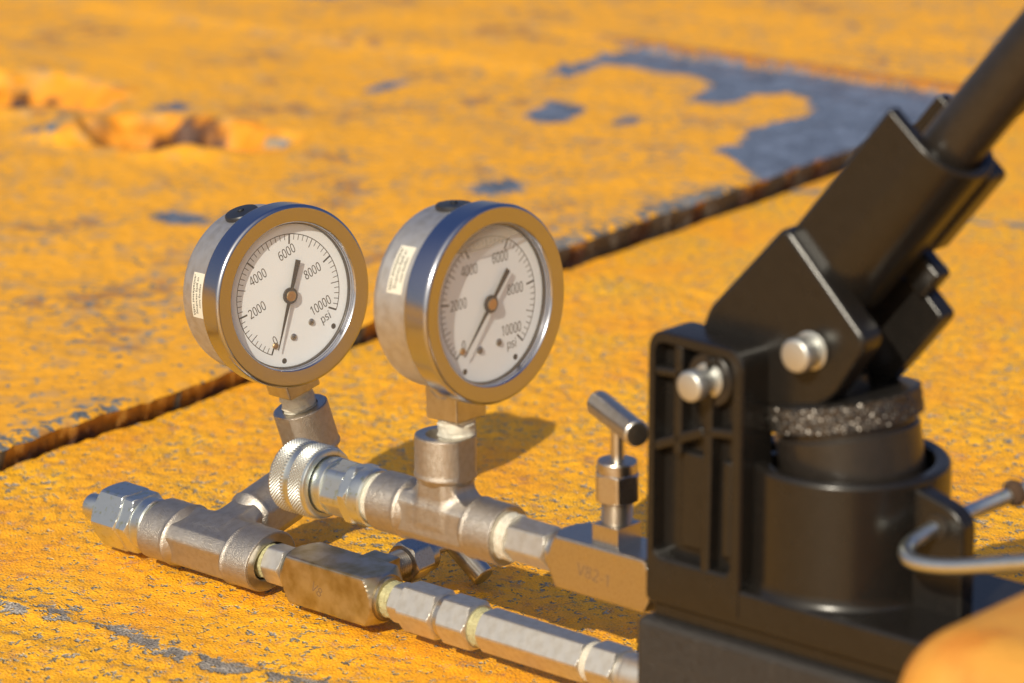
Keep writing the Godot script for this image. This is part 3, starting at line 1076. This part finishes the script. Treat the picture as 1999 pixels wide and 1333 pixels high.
func fittings() -> void:
	var b := Basis(Vector3(0, 1, 0), deg_to_rad(-PIPE))
	var ya := 13.4
	var pa := Transform3D(b, Vector3(-0.0573, ya * 0.001, -0.0493))      # middle of the lower tee, on the lower line's axis
	var pb := Transform3D(b, Vector3(0.0325, 0.0544, 0.0425))            # middle of the upper tee
	var along := func(p: Transform3D, s: float) -> Transform3D: return p * at(s * 0.001, 0, 0)
	var xx := Transform3D(AX_X, Vector3.ZERO)
	var mb: MB
	var o: Node3D

	# ---- lower line, left to right
	o = thing("coupler_nipple", "zinc plated hex coupling nipple at the free left end of the lower line", "hose coupling", along.call(pa, -67.0))
	mb = MB.new()
	mb.lathe(xx, [[2.8, 3.4], [3.1, 1.8], [4.3, 1.5], [4.9, 1.9], [5.1, 2.7], [5.1, 9.0], [4.7, 9.8], [4.6, 11.0], [5.2, 12.4], [6.4, 13.6], [7.2, 15.0]], 56)
	part("nipple_tip", mb.mesh(M.zinc), o)
	mb = MB.new()
	mb.hexnut(xx, 22.4, 14.0, 28.4, 118.0, true, true)
	part("hex_body", mb.mesh(M.zinc, 22), o)
	mb = MB.new()
	mb.hexnut(xx, 21.6, 27.2, 34.0, 118.0, true, true)
	part("lock_nut", mb.mesh(M.zinc, 22), o)
	mb = MB.new()
	mb.lathe(xx, [[9.0, 33.5], [10.2, 33.7], [10.5, 34.4], [10.4, 38.6], [9.9, 39.2], [8.4, 39.5]], 72)
	part("collar", mb.mesh(M.zinc), o)
	taped(o, 38.5, 46.0, M.tape, 8.6)

	var ba := b * Basis(Vector3(1, 0, 0), deg_to_rad(-75.0))             # the branch points away, tipped up
	tee(Transform3D(ba, pa.origin + b.x * 0.003), "sand coloured forged steel tee lying on the deck beside the zinc hex nipple", 1.26)

	o = thing("hex_nipple", "short steel hex nipple between the lying tee and the stained valve block", "pipe fitting", along.call(pa, 31.0))
	mb = MB.new()
	mb.hexnut(xx, 13.6, 2.6, 11.8, 124.0, true, true)
	part("hex_body", mb.mesh(M.bright, 22), o)
	taped(o, -6.0, 2.4, M.paste, 6.5)
	mb = MB.new()
	mb.lathe(xx, [[5.6, 11.6], [6.4, 12.0], [6.4, 15.6]], 48)
	part("neck", mb.mesh(M.machined), o)

	var bva := b * Basis(Vector3(1, 0, 0), deg_to_rad(-88.0))
	valve(Transform3D(bva, along.call(pa, 68.5).origin), "stained steel needle valve lying on its back in the lower line, handle on the deck", "", deg_to_rad(36.0), M.tarnished, 5.0, 3.0, "V8")

	o = thing("hex_nipple", "short taped steel hex nipple at the right end of the stained valve block", "pipe fitting", along.call(pa, 93.0))
	mb = MB.new()
	mb.hexnut(xx, 13.4, 3.6, 9.6, 122.0, true, true)
	part("hex_body", mb.mesh(M.bright, 22), o)
	taped(o, -4.0, 3.4, M.paste, 6.6)

	o = thing("pipe_union", "steel union of two hex nuts split by a groove in the lower line", "pipe fitting", along.call(pa, 102.4))
	mb = MB.new()
	mb.hexnut(xx, 16.6, 0.0, 16.4, 121.0, true, true)
	part("union_nut", mb.mesh(M.bright, 22), o)
	mb = MB.new()
	mb.lathe(xx, [[7.0, 15.5], [7.7, 16.4], [7.7, 19.6], [7.0, 20.0]], 48)
	part("neck", mb.mesh(M.machined), o)
	mb = MB.new()
	mb.hexnut(xx, 16.4, 19.0, 32.6, 121.0, true, true)
	part("hex_body", mb.mesh(M.bright, 22), o)

	o = thing("hex_coupling", "long steel hex coupling with yellow green thread paste at its left end", "pipe fitting", along.call(pa, 135.0))
	mb = MB.new()
	mb.hexnut(xx, 14.4, 4.2, 51.0, 121.0, true, true)
	part("hex_body", mb.mesh(M.bright, 22), o)
	taped(o, -3.0, 4.4, M.paste, 6.9)

	o = thing("hex_fitting", "stubby steel hex end fitting touching the hand pump foot, right of the long coupling", "pipe fitting", along.call(pa, 187.0))
	mb = MB.new()
	mb.lathe(xx, [[5.6, -4.0], [6.9, -1.4], [7.2, 0.0], [7.2, 2.6]], 48)
	part("thread_tape", mb.mesh(M.tape), o)
	mb = MB.new()
	mb.hexnut(xx, 15.2, 2.0, 13.6, 121.0, true, true)
	part("hex_body", mb.mesh(M.bright, 22), o)
	mb = MB.new()
	mb.lathe(xx, [[6.0, 13.0], [6.8, 13.4], [6.8, 15.6], [7.4, 16.2], [7.6, 17.4], [7.6, 32.0], [7.0, 32.6]], 48)
	part("pipe_end", mb.mesh(M.bright), o)

	# ---- upper line, left to right
	o = thing("quick_coupler", "zinc plated quick coupler with two knurled bands at the left end of the upper line", "hose coupling", along.call(pb, -74.0))
	mb = MB.new()
	mb.ring(xx, [[8.4, 0.6], [8.6, 0.0], [11.4, 0.0], [12.9, 0.5], [13.1, 1.1], [12.6, 8.0], [12.6, 10.4], [12.9, 16.4], [12.7, 17.2], [12.0, 17.7], [10.6, 17.8], [10.4, 17.2], [10.4, 8.0], [8.4, 7.0]], 120)
	var sleeve := part("sleeve", mb.mesh(M.zinc), o)
	for k in 2:
		mb = MB.new()
		var h0: float = [1.2, 10.2][k]
		var h1: float = [6.6, 15.6][k]
		var prof := [[12.6, h0 - 0.6]]
		for i in 25:
			prof.append([13.55, lerpf(h0, h1, i / 24.0)])
		prof.append([12.6, h1 + 0.6])
		var kn := func(a: float, r: float, h: float) -> float:
			if r < 13.0:
				return r
			var p := fposmod(a / TAU * 64.0 + h * 0.76, 1.0)
			var q := fposmod(a / TAU * 64.0 - h * 0.76, 1.0)
			return r - 0.45 + 1.0 * minf(minf(absf(p - 0.5), absf(q - 0.5)), 0.44)
		mb.lathe(xx, prof, 512, kn)
		part("knurled_band", mb.mesh(M.knurl, 24), sleeve)
	mb = MB.new()
	mb.lathe(xx, [[9.6, 15.0], [9.9, 17.0], [10.1, 18.6], [10.3, 19.6], [10.3, 22.5], [10.0, 22.8]], 96)
	var cb := part("coupler_body", mb.mesh(M.zinc), o)
	mb = MB.new()
	mb.hexnut(xx, 18.6, 21.0, 32.6, 108.0, true, true, 6, 10.35)
	part("hex_flats", mb.mesh(M.zinc, 22), cb)
	mb = MB.new()
	mb.hexnut(xx, 20.2, 31.6, 36.4, 128.0, true, true)
	part("lock_nut", mb.mesh(M.zinc, 22), o)
	mb = MB.new()
	mb.lathe(xx, [[9.4, 36.0], [10.3, 36.2], [10.6, 36.8], [10.4, 41.0], [9.8, 41.6], [8.4, 41.8]], 72)
	part("collar", mb.mesh(M.zinc), o)
	taped(o, 41.0, 46.0, M.tape, 8.7)

	tee(pb, "upright forged steel tee carrying the right hand blurred gauge on its top branch")

	o = thing("hex_nipple", "steel hex nipple with white tape between the upright tee and the plain valve block", "pipe fitting", along.call(pb, 29.5))
	taped(o, -1.0, 3.6, M.tape, 8.0)
	mb = MB.new()
	mb.hexnut(xx, 13.8, 3.2, 20.4, 106.0, true, true)
	part("hex_body", mb.mesh(M.bright, 22), o)
	mb = MB.new()
	mb.lathe(xx, [[5.8, 20.0], [6.3, 20.6], [6.3, 26.0]], 48)
	part("neck", mb.mesh(M.machined), o)
	valve(along.call(pb, 76.5), "upright steel needle valve beside the black pump bracket, bar handle on top", "V82-1", deg_to_rad(-30.0), M.valve)

# ------------------------------------------------------------------ hand pump
func arc(c: Vector2, r: float, a0: float, a1: float, n: int) -> PackedVector2Array:
	var out := PackedVector2Array()
	for i in n + 1:
		var a := deg_to_rad(lerpf(a0, a1, i / float(n)))
		out.append(c + Vector2(cos(a), sin(a)) * r)
	return out

func rounded(p: PackedVector2Array, r: float, n := 4, each := []) -> PackedVector2Array:
	var out := PackedVector2Array()
	var k := p.size()
	for i in k:
		var a := p[(i + k - 1) % k]
		var b := p[i]
		var c := p[(i + 1) % k]
		var q := minf(r if each.is_empty() else each[i], minf(a.distance_to(b), b.distance_to(c)) * 0.45)
		var s := b + (a - b).normalized() * q
		var e := b + (c - b).normalized() * q
		for j in n + 1:
			var w := j / float(n)
			out.append(s.lerp(b, w).lerp(b.lerp(e, w), w))
	return out

func pump() -> void:
	var b := Basis(Vector3(0, 1, 0), deg_to_rad(-PIPE))
	# local axes: x along the pipes, y up, z towards the camera; millimetres from the point below the upper tee
	var o := thing("hand_pump", "black hydraulic hand pump with angled lever and ribbed bracket", "hand pump", Transform3D(b, Vector3(0.0325, 0, 0.0425)))
	var mb := MB.new()
	# foot: rough cast block below, smooth ledge above
	mb.rbox(at(190, 28, 2), Vector3(77, 28, 33), 3.0, 3)
	part("foot", mb.mesh(M.pump_cast, 50), o)
	mb = MB.new()
	mb.rbox(at(190, 67, 0), Vector3(74.4, 6.2, 32.7), 1.6, 3)
	mb.rbox(at(190, 58, 0), Vector3(73, 6, 30.5), 1.0, 2)
	part("base", mb.mesh(M.pump_black), o)
	# ribbed bracket
	mb = MB.new()
	mb.rbox(at(134, 106, 22.5), Vector3(17.4, 40, 5.0), 1.0, 3)            # web behind the pockets
	var bracket := part("bracket", mb.mesh(M.pump_black), o)
	mb = MB.new()
	var outer := rounded(PackedVector2Array([Vector2(115.6, 62), Vector2(153.0, 62), Vector2(153.0, 150.2), Vector2(115.6, 151.2)]), 7.0, 6, [0.05, 0.05, 7.0, 7.0])
	var inner := rounded(PackedVector2Array([Vector2(118.6, 77), Vector2(149.0, 77), Vector2(149.0, 146.6), Vector2(118.6, 147.4)]), 4.0, 6)
	mb.begin()
	var rows := []
	for k in 10:
		var row := PackedVector3Array()
		for i in outer.size():
			var p: Vector2 = outer[i] if k < 4 else inner[i]
			var mid := (outer[i] + inner[i]) * 0.5
			var z: float = [17.0, 17.8, 32.2, 33.0, 33.0, 32.2, 26.0, 24.0, 18.0, 17.0][k]
			if k in [0, 3, 4]:
				p = p.lerp(mid, 0.28 if k == 3 else 0.2)
			if k in [8, 9]:
				p = p.lerp(mid, 0.1)
			row.append(Vector3(p.x, p.y, z))
		rows.append(row)
	rows.append(rows[0])
	mb.grid(rows, true)
	mb.done()
	part("rim", mb.mesh(M.pump_black), bracket)
	var rib := func(x0: float, y0: float, x1: float, y1: float, w: float) -> void:
		var r := MB.new()
		var d := Vector2(x1 - x0, y1 - y0)
		r.rbox(Transform3D(Basis(Vector3(0, 0, 1), d.angle()), Vector3((x0 + x1) / 2, (y0 + y1) / 2, 28.4)), Vector3(d.length() / 2, w / 2, 4.2), 0.9, 3)
		part("rib", r.mesh(M.pump_black), bracket)
	rib.call(127.4, 147.5, 127.2, 112.0, 3.4)
	rib.call(118.0, 137.6, 130.0, 138.4, 3.0)
	rib.call(117.5, 113.0, 137.5, 121.6, 3.6)
	rib.call(137.5, 121.6, 150.0, 123.0, 3.2)
	rib.call(139.6, 146.0, 138.6, 74.0, 3.6)
	mb = MB.new()
	mb.rbox(at(131.4, 97, 25.4), Vector3(4.8, 16.0, 4.4), 1.2, 3)
	mb.rbox(at(144.8, 97, 25.4), Vector3(2.2, 16.0, 4.4), 1.2, 3)
	part("boss_pad", mb.mesh(M.pump_black), bracket)
	var pin := func(x: float, y: float, z0: float, z1: float, r: float) -> void:
		var q := MB.new()
		q.lathe(Transform3D(AX_Z, Vector3(x, y, 0)), [[r * 1.75, z0 - 7.0], [r * 1.75, z0 + 0.2], [r * 1.66, z0 + 0.6], [r * 1.3, z0 + 0.7]], 48)
		var w := part("washer", q.mesh(M.pump_gloss), o)
		q = MB.new()
		q.lathe(Transform3D(AX_Z, Vector3(x, y, 0)), [[r * 1.12, z0], [r * 1.12, z0 + 1.2], [r * 1.0, z0 + 1.5], [r * 0.78, z0 + 1.6], [r * 0.78, z1 - 5.0], [r * 0.98, z1 - 4.8], [r, z1 - 4.4], [r, z1 - 1.1], [r * 0.93, z1 - 0.45], [r * 0.8, z1], [0.5, z1 + 0.1]], 64)
		part("pivot_pin", q.mesh(M.pin), w)
	pin.call(138.8, 138.4, 31.0, 42.0, 4.9)
	# cylinder with an open rim, and ribs that tie it to the bracket
	mb = MB.new()
	mb.ring(at(170, 0, 0), [[31.6, 72.0], [31.6, 111.6], [31.2, 112.6], [30.4, 113.2], [27.6, 113.2], [26.8, 112.8], [26.4, 112.0], [26.4, 84.0], [20.0, 84.0], [20.0, 72.0]], 128)
	mb.lathe(at(170, 0, 0), [[33.4, 72.6], [32.4, 73.6], [31.8, 75.0], [31.6, 77.0]], 128)
	part("cylinder", mb.mesh(M.pump_black), o)
	mb = MB.new()
	mb.rbox(at(147.5, 92.5, 14.0), Vector3(4.0, 20.0, 4.0), 1.2, 3)
	mb.rbox(at(152.5, 92.5, 22.0), Vector3(1.6, 19.4, 4.0), 1.0, 3)
	part("tie_rib", mb.mesh(M.pump_black), o)
	# plunger, leaning towards the bracket
	var tilt := Basis(Vector3(0, 0, 1), deg_to_rad(11.0))
	var px := Transform3D(tilt, Vector3(170.5, 113.0, 0))
	mb = MB.new()
	mb.lathe(px, [[22.5, -26.0], [22.8, 8.6], [22.2, 9.4]], 96)
	var plunger := part("plunger", mb.mesh(M.pump_gloss), o)
	mb = MB.new()
	var gp := [[22.6, 11.6]]
	for i in 20:
		gp.append([24.2, 12.0 + i * 0.42])
	gp.append([23.2, 20.6])
	gp.append([12.0, 20.9])
	var rnd := noise(1.7, 77, 1, FastNoiseLite.TYPE_VALUE)
	mb.lathe(px, gp, 320, func(a: float, r: float, h: float) -> float: return r + (rnd.get_noise_3d(cos(a) * r, h, sin(a) * r) * 0.5 if r > 24.0 else 0.0))
	part("knurled_ring", mb.mesh(M.grit, 2), plunger)
	mb = MB.new()
	mb.lathe(px, [[21.6, 9.0], [21.6, 12.0]], 64)
	mb.lathe(px, [[9.0, 20.5], [9.0, 25.4], [8.4, 26.0], [4.0, 26.2]], 48)
	part("plunger_cap", mb.mesh(M.pump_gloss), plunger)
	mb = MB.new()
	mb.lathe(px, [[5.2, 25.5], [5.2, 29.0], [4.6, 30.0], [4.6, 36.0]], 40)
	part("link_rod", mb.mesh(M.pin), plunger)
	# lever: two cheeks, a slotted barrel, the handle tube
	mb = MB.new()
	var cheek := rounded(PackedVector2Array([Vector2(126.0, 150.0), Vector2(128.6, 157.0), Vector2(157.6, 188.6), Vector2(189.6, 157.4), Vector2(178.0, 139.0), Vector2(170.0, 130.5), Vector2(152.0, 130.0), Vector2(134.0, 130.0), Vector2(127.0, 138.0)]), 4.0, 4)
	mb.plate(Transform3D(), cheek, 9.5, 20.0, 1.8)
	var lever := part("lever", mb.mesh(M.pump_black), o)
	mb = MB.new()
	mb.plate(Transform3D(), rounded(PackedVector2Array([Vector2(126.0, 150.0), Vector2(128.6, 157.0), Vector2(157.6, 188.6), Vector2(178, 170), Vector2(187, 168.5), Vector2(196.5, 160.0), Vector2(184.0, 144.5), Vector2(172.0, 131.0), Vector2(152.0, 130.0), Vector2(134.0, 130.0), Vector2(127.0, 138.0)]), 2.5, 4), -17.5, -10.0, 1.0)
	part("cheek", mb.mesh(M.pump_black), lever)
	var ha := deg_to_rad(51.0)
	var hc := Vector2(204.6, 217.0)                       # where the tube leaves the barrel
	var hb := Basis(Vector3(cos(ha), sin(ha), 0), Vector3(-sin(ha), cos(ha), 0), Vector3(0, 0, 1))
	var hx := Transform3D(hb, Vector3(hc.x, hc.y, 0))   # x along the handle, y its upper left side
	mb = MB.new()
	var u := PackedVector2Array()                        # cross-section (z, y): a U open at the upper left
	u.append_array(PackedVector2Array([Vector2(10.2, 17.5), Vector2(14.6, 17.5), Vector2(15.6, 16.4)]))
	u.append_array(arc(Vector2(0, 2.0), 15.6, 0, -180, 22))
	u.append_array(PackedVector2Array([Vector2(-15.6, 16.4), Vector2(-14.6, 17.5), Vector2(-10.2, 17.5)]))
	u.append_array(arc(Vector2(0, 0), 10.0, 180, 360, 18))
	# the plate runs along its own z: turn it so that z lies along the handle
	var ux := hx * Transform3D(Basis(Vector3(0, 0, 1), Vector3(0, 1, 0), Vector3(-1, 0, 0)), Vector3.ZERO)
	mb.plate(ux, u, -1.0, 60.0, 1.2)
	part("barrel", mb.mesh(M.pump_black), lever)
	mb = MB.new()
	mb.rbox(hx * at(-18, -4.5, -9.5), Vector3(17.4, 10.0, 5.6), 2.4, 4)
	mb.rbox(hx * at(-44.5, -13.0, -11.0), Vector3(5.6, 8.0, 3.6), 1.6, 3)
	part("stop_lug", mb.mesh(M.pump_black), lever)
	mb = MB.new()
	mb.lathe(hx * Transform3D(AX_X, Vector3.ZERO), [[9.2, -52.0], [9.4, -50.0], [9.4, 300.0], [8.4, 301.0]], 64)
	part("handle", mb.mesh(M.pump_gloss), o)
	pin.call(168.6, 151.0, 19.0, 28.5, 5.4)
	# lug with a hole on the right of the cylinder
	mb = MB.new()
	mb.plate(Transform3D(), rounded(PackedVector2Array([Vector2(196, 72), Vector2(218.5, 72), Vector2(218.5, 103.0), Vector2(214.0, 107.0), Vector2(199.5, 111.0), Vector2(196, 110.0)]), 2.5, 4), 1.0, 8.0, 1.0)
	part("wire_lug", mb.mesh(M.pump_black), o)
	mb = MB.new()
	mb.lathe(Transform3D(AX_Z, Vector3(209.0, 100.5, 0)), [[4.4, 0.6], [4.4, 7.6], [3.9, 8.6], [3.0, 8.7]], 32)
	part("lug_eye", mb.mesh(M.pump_gloss), o)

	# bent wire through the lug
	var w := thing("wire_hook", "bent bright steel wire hook passing through the pump lug", "wire hook", Transform3D(b, Vector3(0.0325, 0, 0.0425)))
	mb = MB.new()
	var path := PackedVector3Array()
	var key := [Vector3(236, 116.5, -54), Vector3(223, 109, -31), Vector3(217, 105.6, -20), Vector3(211.5, 102.4, -8), Vector3(209.0, 101, 3), Vector3(206.8, 98.6, 12), Vector3(206.0, 96.6, 18.5), Vector3(208.5, 95.2, 23.0), Vector3(214, 94.6, 25.0), Vector3(226, 96.4, 25.5), Vector3(245, 101.6, 25.0), Vector3(275, 110.5, 24.0), Vector3(300, 118, 22.0)]
	var cv := Curve3D.new()
	for i in key.size():
		var tn: Vector3 = (key[mini(i + 1, key.size() - 1)] - key[maxi(i - 1, 0)]) / 6.0
		cv.add_point(key[i], -tn, tn)
	cv.bake_interval = 1.5
	path = cv.get_baked_points()
	mb.tube(path, 2.5, 20)
	part("wire", mb.mesh(M.zinc, 60), w)
	mb = MB.new()
	mb.ring(Transform3D(Basis(Quaternion(Vector3.UP, Vector3(12, 6.6, -22).normalized())), Vector3(217.6, 106.0, -21)), [[2.4, -2.2], [3.8, -2.2], [4.5, 0.0], [3.6, 1.9], [2.4, 2.2]], 32)
	part("end_bead", mb.mesh(M.rusty), w)

	# rounded yellow steel block close to the camera
	var y := thing("steel_block", "out of focus rounded yellow painted steel block at the bottom right corner", "steel block", Transform3D(b, Vector3(0.0325, 0, 0.0425)))
	mb = MB.new()
	mb.rbox(at(269 + 70, 55, 128 - 75), Vector3(70, 61, 75), 22, 8)
	part("block_shell", mb.mesh(M.yellow_gloss, 60), y)

# ------------------------------------------------------------------ the scene
func _ready() -> void:
	var cam := Camera3D.new()
	cam.name = "camera"
	add_child(cam)
	cam.position = Vector3(0.0553, 0.454, 1.2154)
	cam.rotation_degrees = Vector3(-16, 0, 0)
	var lens := CameraAttributesPhysical.new()
	lens.frustum_focal_length = 126.0
	lens.frustum_focus_distance = 1.318
	lens.exposure_aperture = 11.0
	lens.frustum_near = 0.02
	lens.frustum_far = 60.0
	cam.attributes = lens
	cam.current = true
	var env := Environment.new()
	env.background_mode = Environment.BG_SKY
	var sky := Sky.new()
	var sm := ProceduralSkyMaterial.new()
	sm.sky_top_color = Color(0.38, 0.52, 0.8)
	sm.sky_horizon_color = Color(0.78, 0.83, 0.89)
	sm.sky_curve = 0.2
	sm.sun_angle_max = 100.0
	sm.sun_curve = 0.5
	sm.ground_bottom_color = Color(0.5, 0.36, 0.14)
	sm.ground_horizon_color = Color(0.6, 0.6, 0.58)
	sm.sky_energy_multiplier = 0.7
	sky.sky_material = sm
	env.sky = sky
	env.tonemap_mode = Environment.TONE_MAPPER_LINEAR
	env.tonemap_exposure = 0.92
	env.sdfgi_enabled = true
	env.ssao_enabled = true
	env.ssil_enabled = true
	var we := WorldEnvironment.new()
	we.name = "sky"
	we.environment = env
	add_child(we)
	var sun := DirectionalLight3D.new()
	sun.name = "sun"
	sun.light_energy = 1.5
	sun.light_color = Color(1.0, 0.955, 0.87)
	sun.light_angular_distance = 0.5
	sun.shadow_enabled = true
	add_child(sun)
	sun.look_at_from_position(Vector3(-0.359, 0.5736, 0.736), Vector3.ZERO)

	materials()
	deck()
	pump()
	fittings()
	# left gauge leans; right gauge stands upright
	var n1 := Vector3(0.6189, 0.0743, 0.782).normalized()
	var c1 := Vector3(-0.0249, 0.1051, -0.0612)
	var up := (Vector3.UP - n1 * n1.y).normalized()
	var y1 := up.rotated(n1, deg_to_rad(16.0))
	var b1 := Basis(y1.cross(n1), y1, n1)
	var foot1 := c1 - b1 * Vector3(0, 0.050, 0.021)
	gauge(Transform3D(b1, foot1), "sharp round pressure gauge leaning left on the elbow behind the knurled coupler", 229.0, 6.0, 158.0, -17.5)
	var n2 := Vector3(0.7298, 0.0416, 0.6814).normalized()
	var y2 := (Vector3.UP - n2 * n2.y).normalized()
	var b2 := Basis(y2.cross(n2), y2, n2)
	gauge(Transform3D(b2, Vector3(0.0503, 0.1336, 0.0537) - b2 * Vector3(0, 0.050, 0.021)), "slightly blurred upright pressure gauge on the upright tee nearest the pump", 229.0, 0.0, 151.0, -18.0, true)
	# elbow that joins the leaning gauge to the lying tee
	var corner := foot1 - y1 * 0.0285
	var bz := Vector3(-0.055, 0.0134, -0.0473) - corner
	var len_b := bz.length() * 1000.0 - 36.0
	var zb := (bz - y1 * bz.dot(y1)).normalized()
	elbow(Transform3D(Basis(y1.cross(zb), y1, zb), corner), "forged steel elbow under the leaning gauge, half hidden by the knurled coupler", 29.0, len_b)
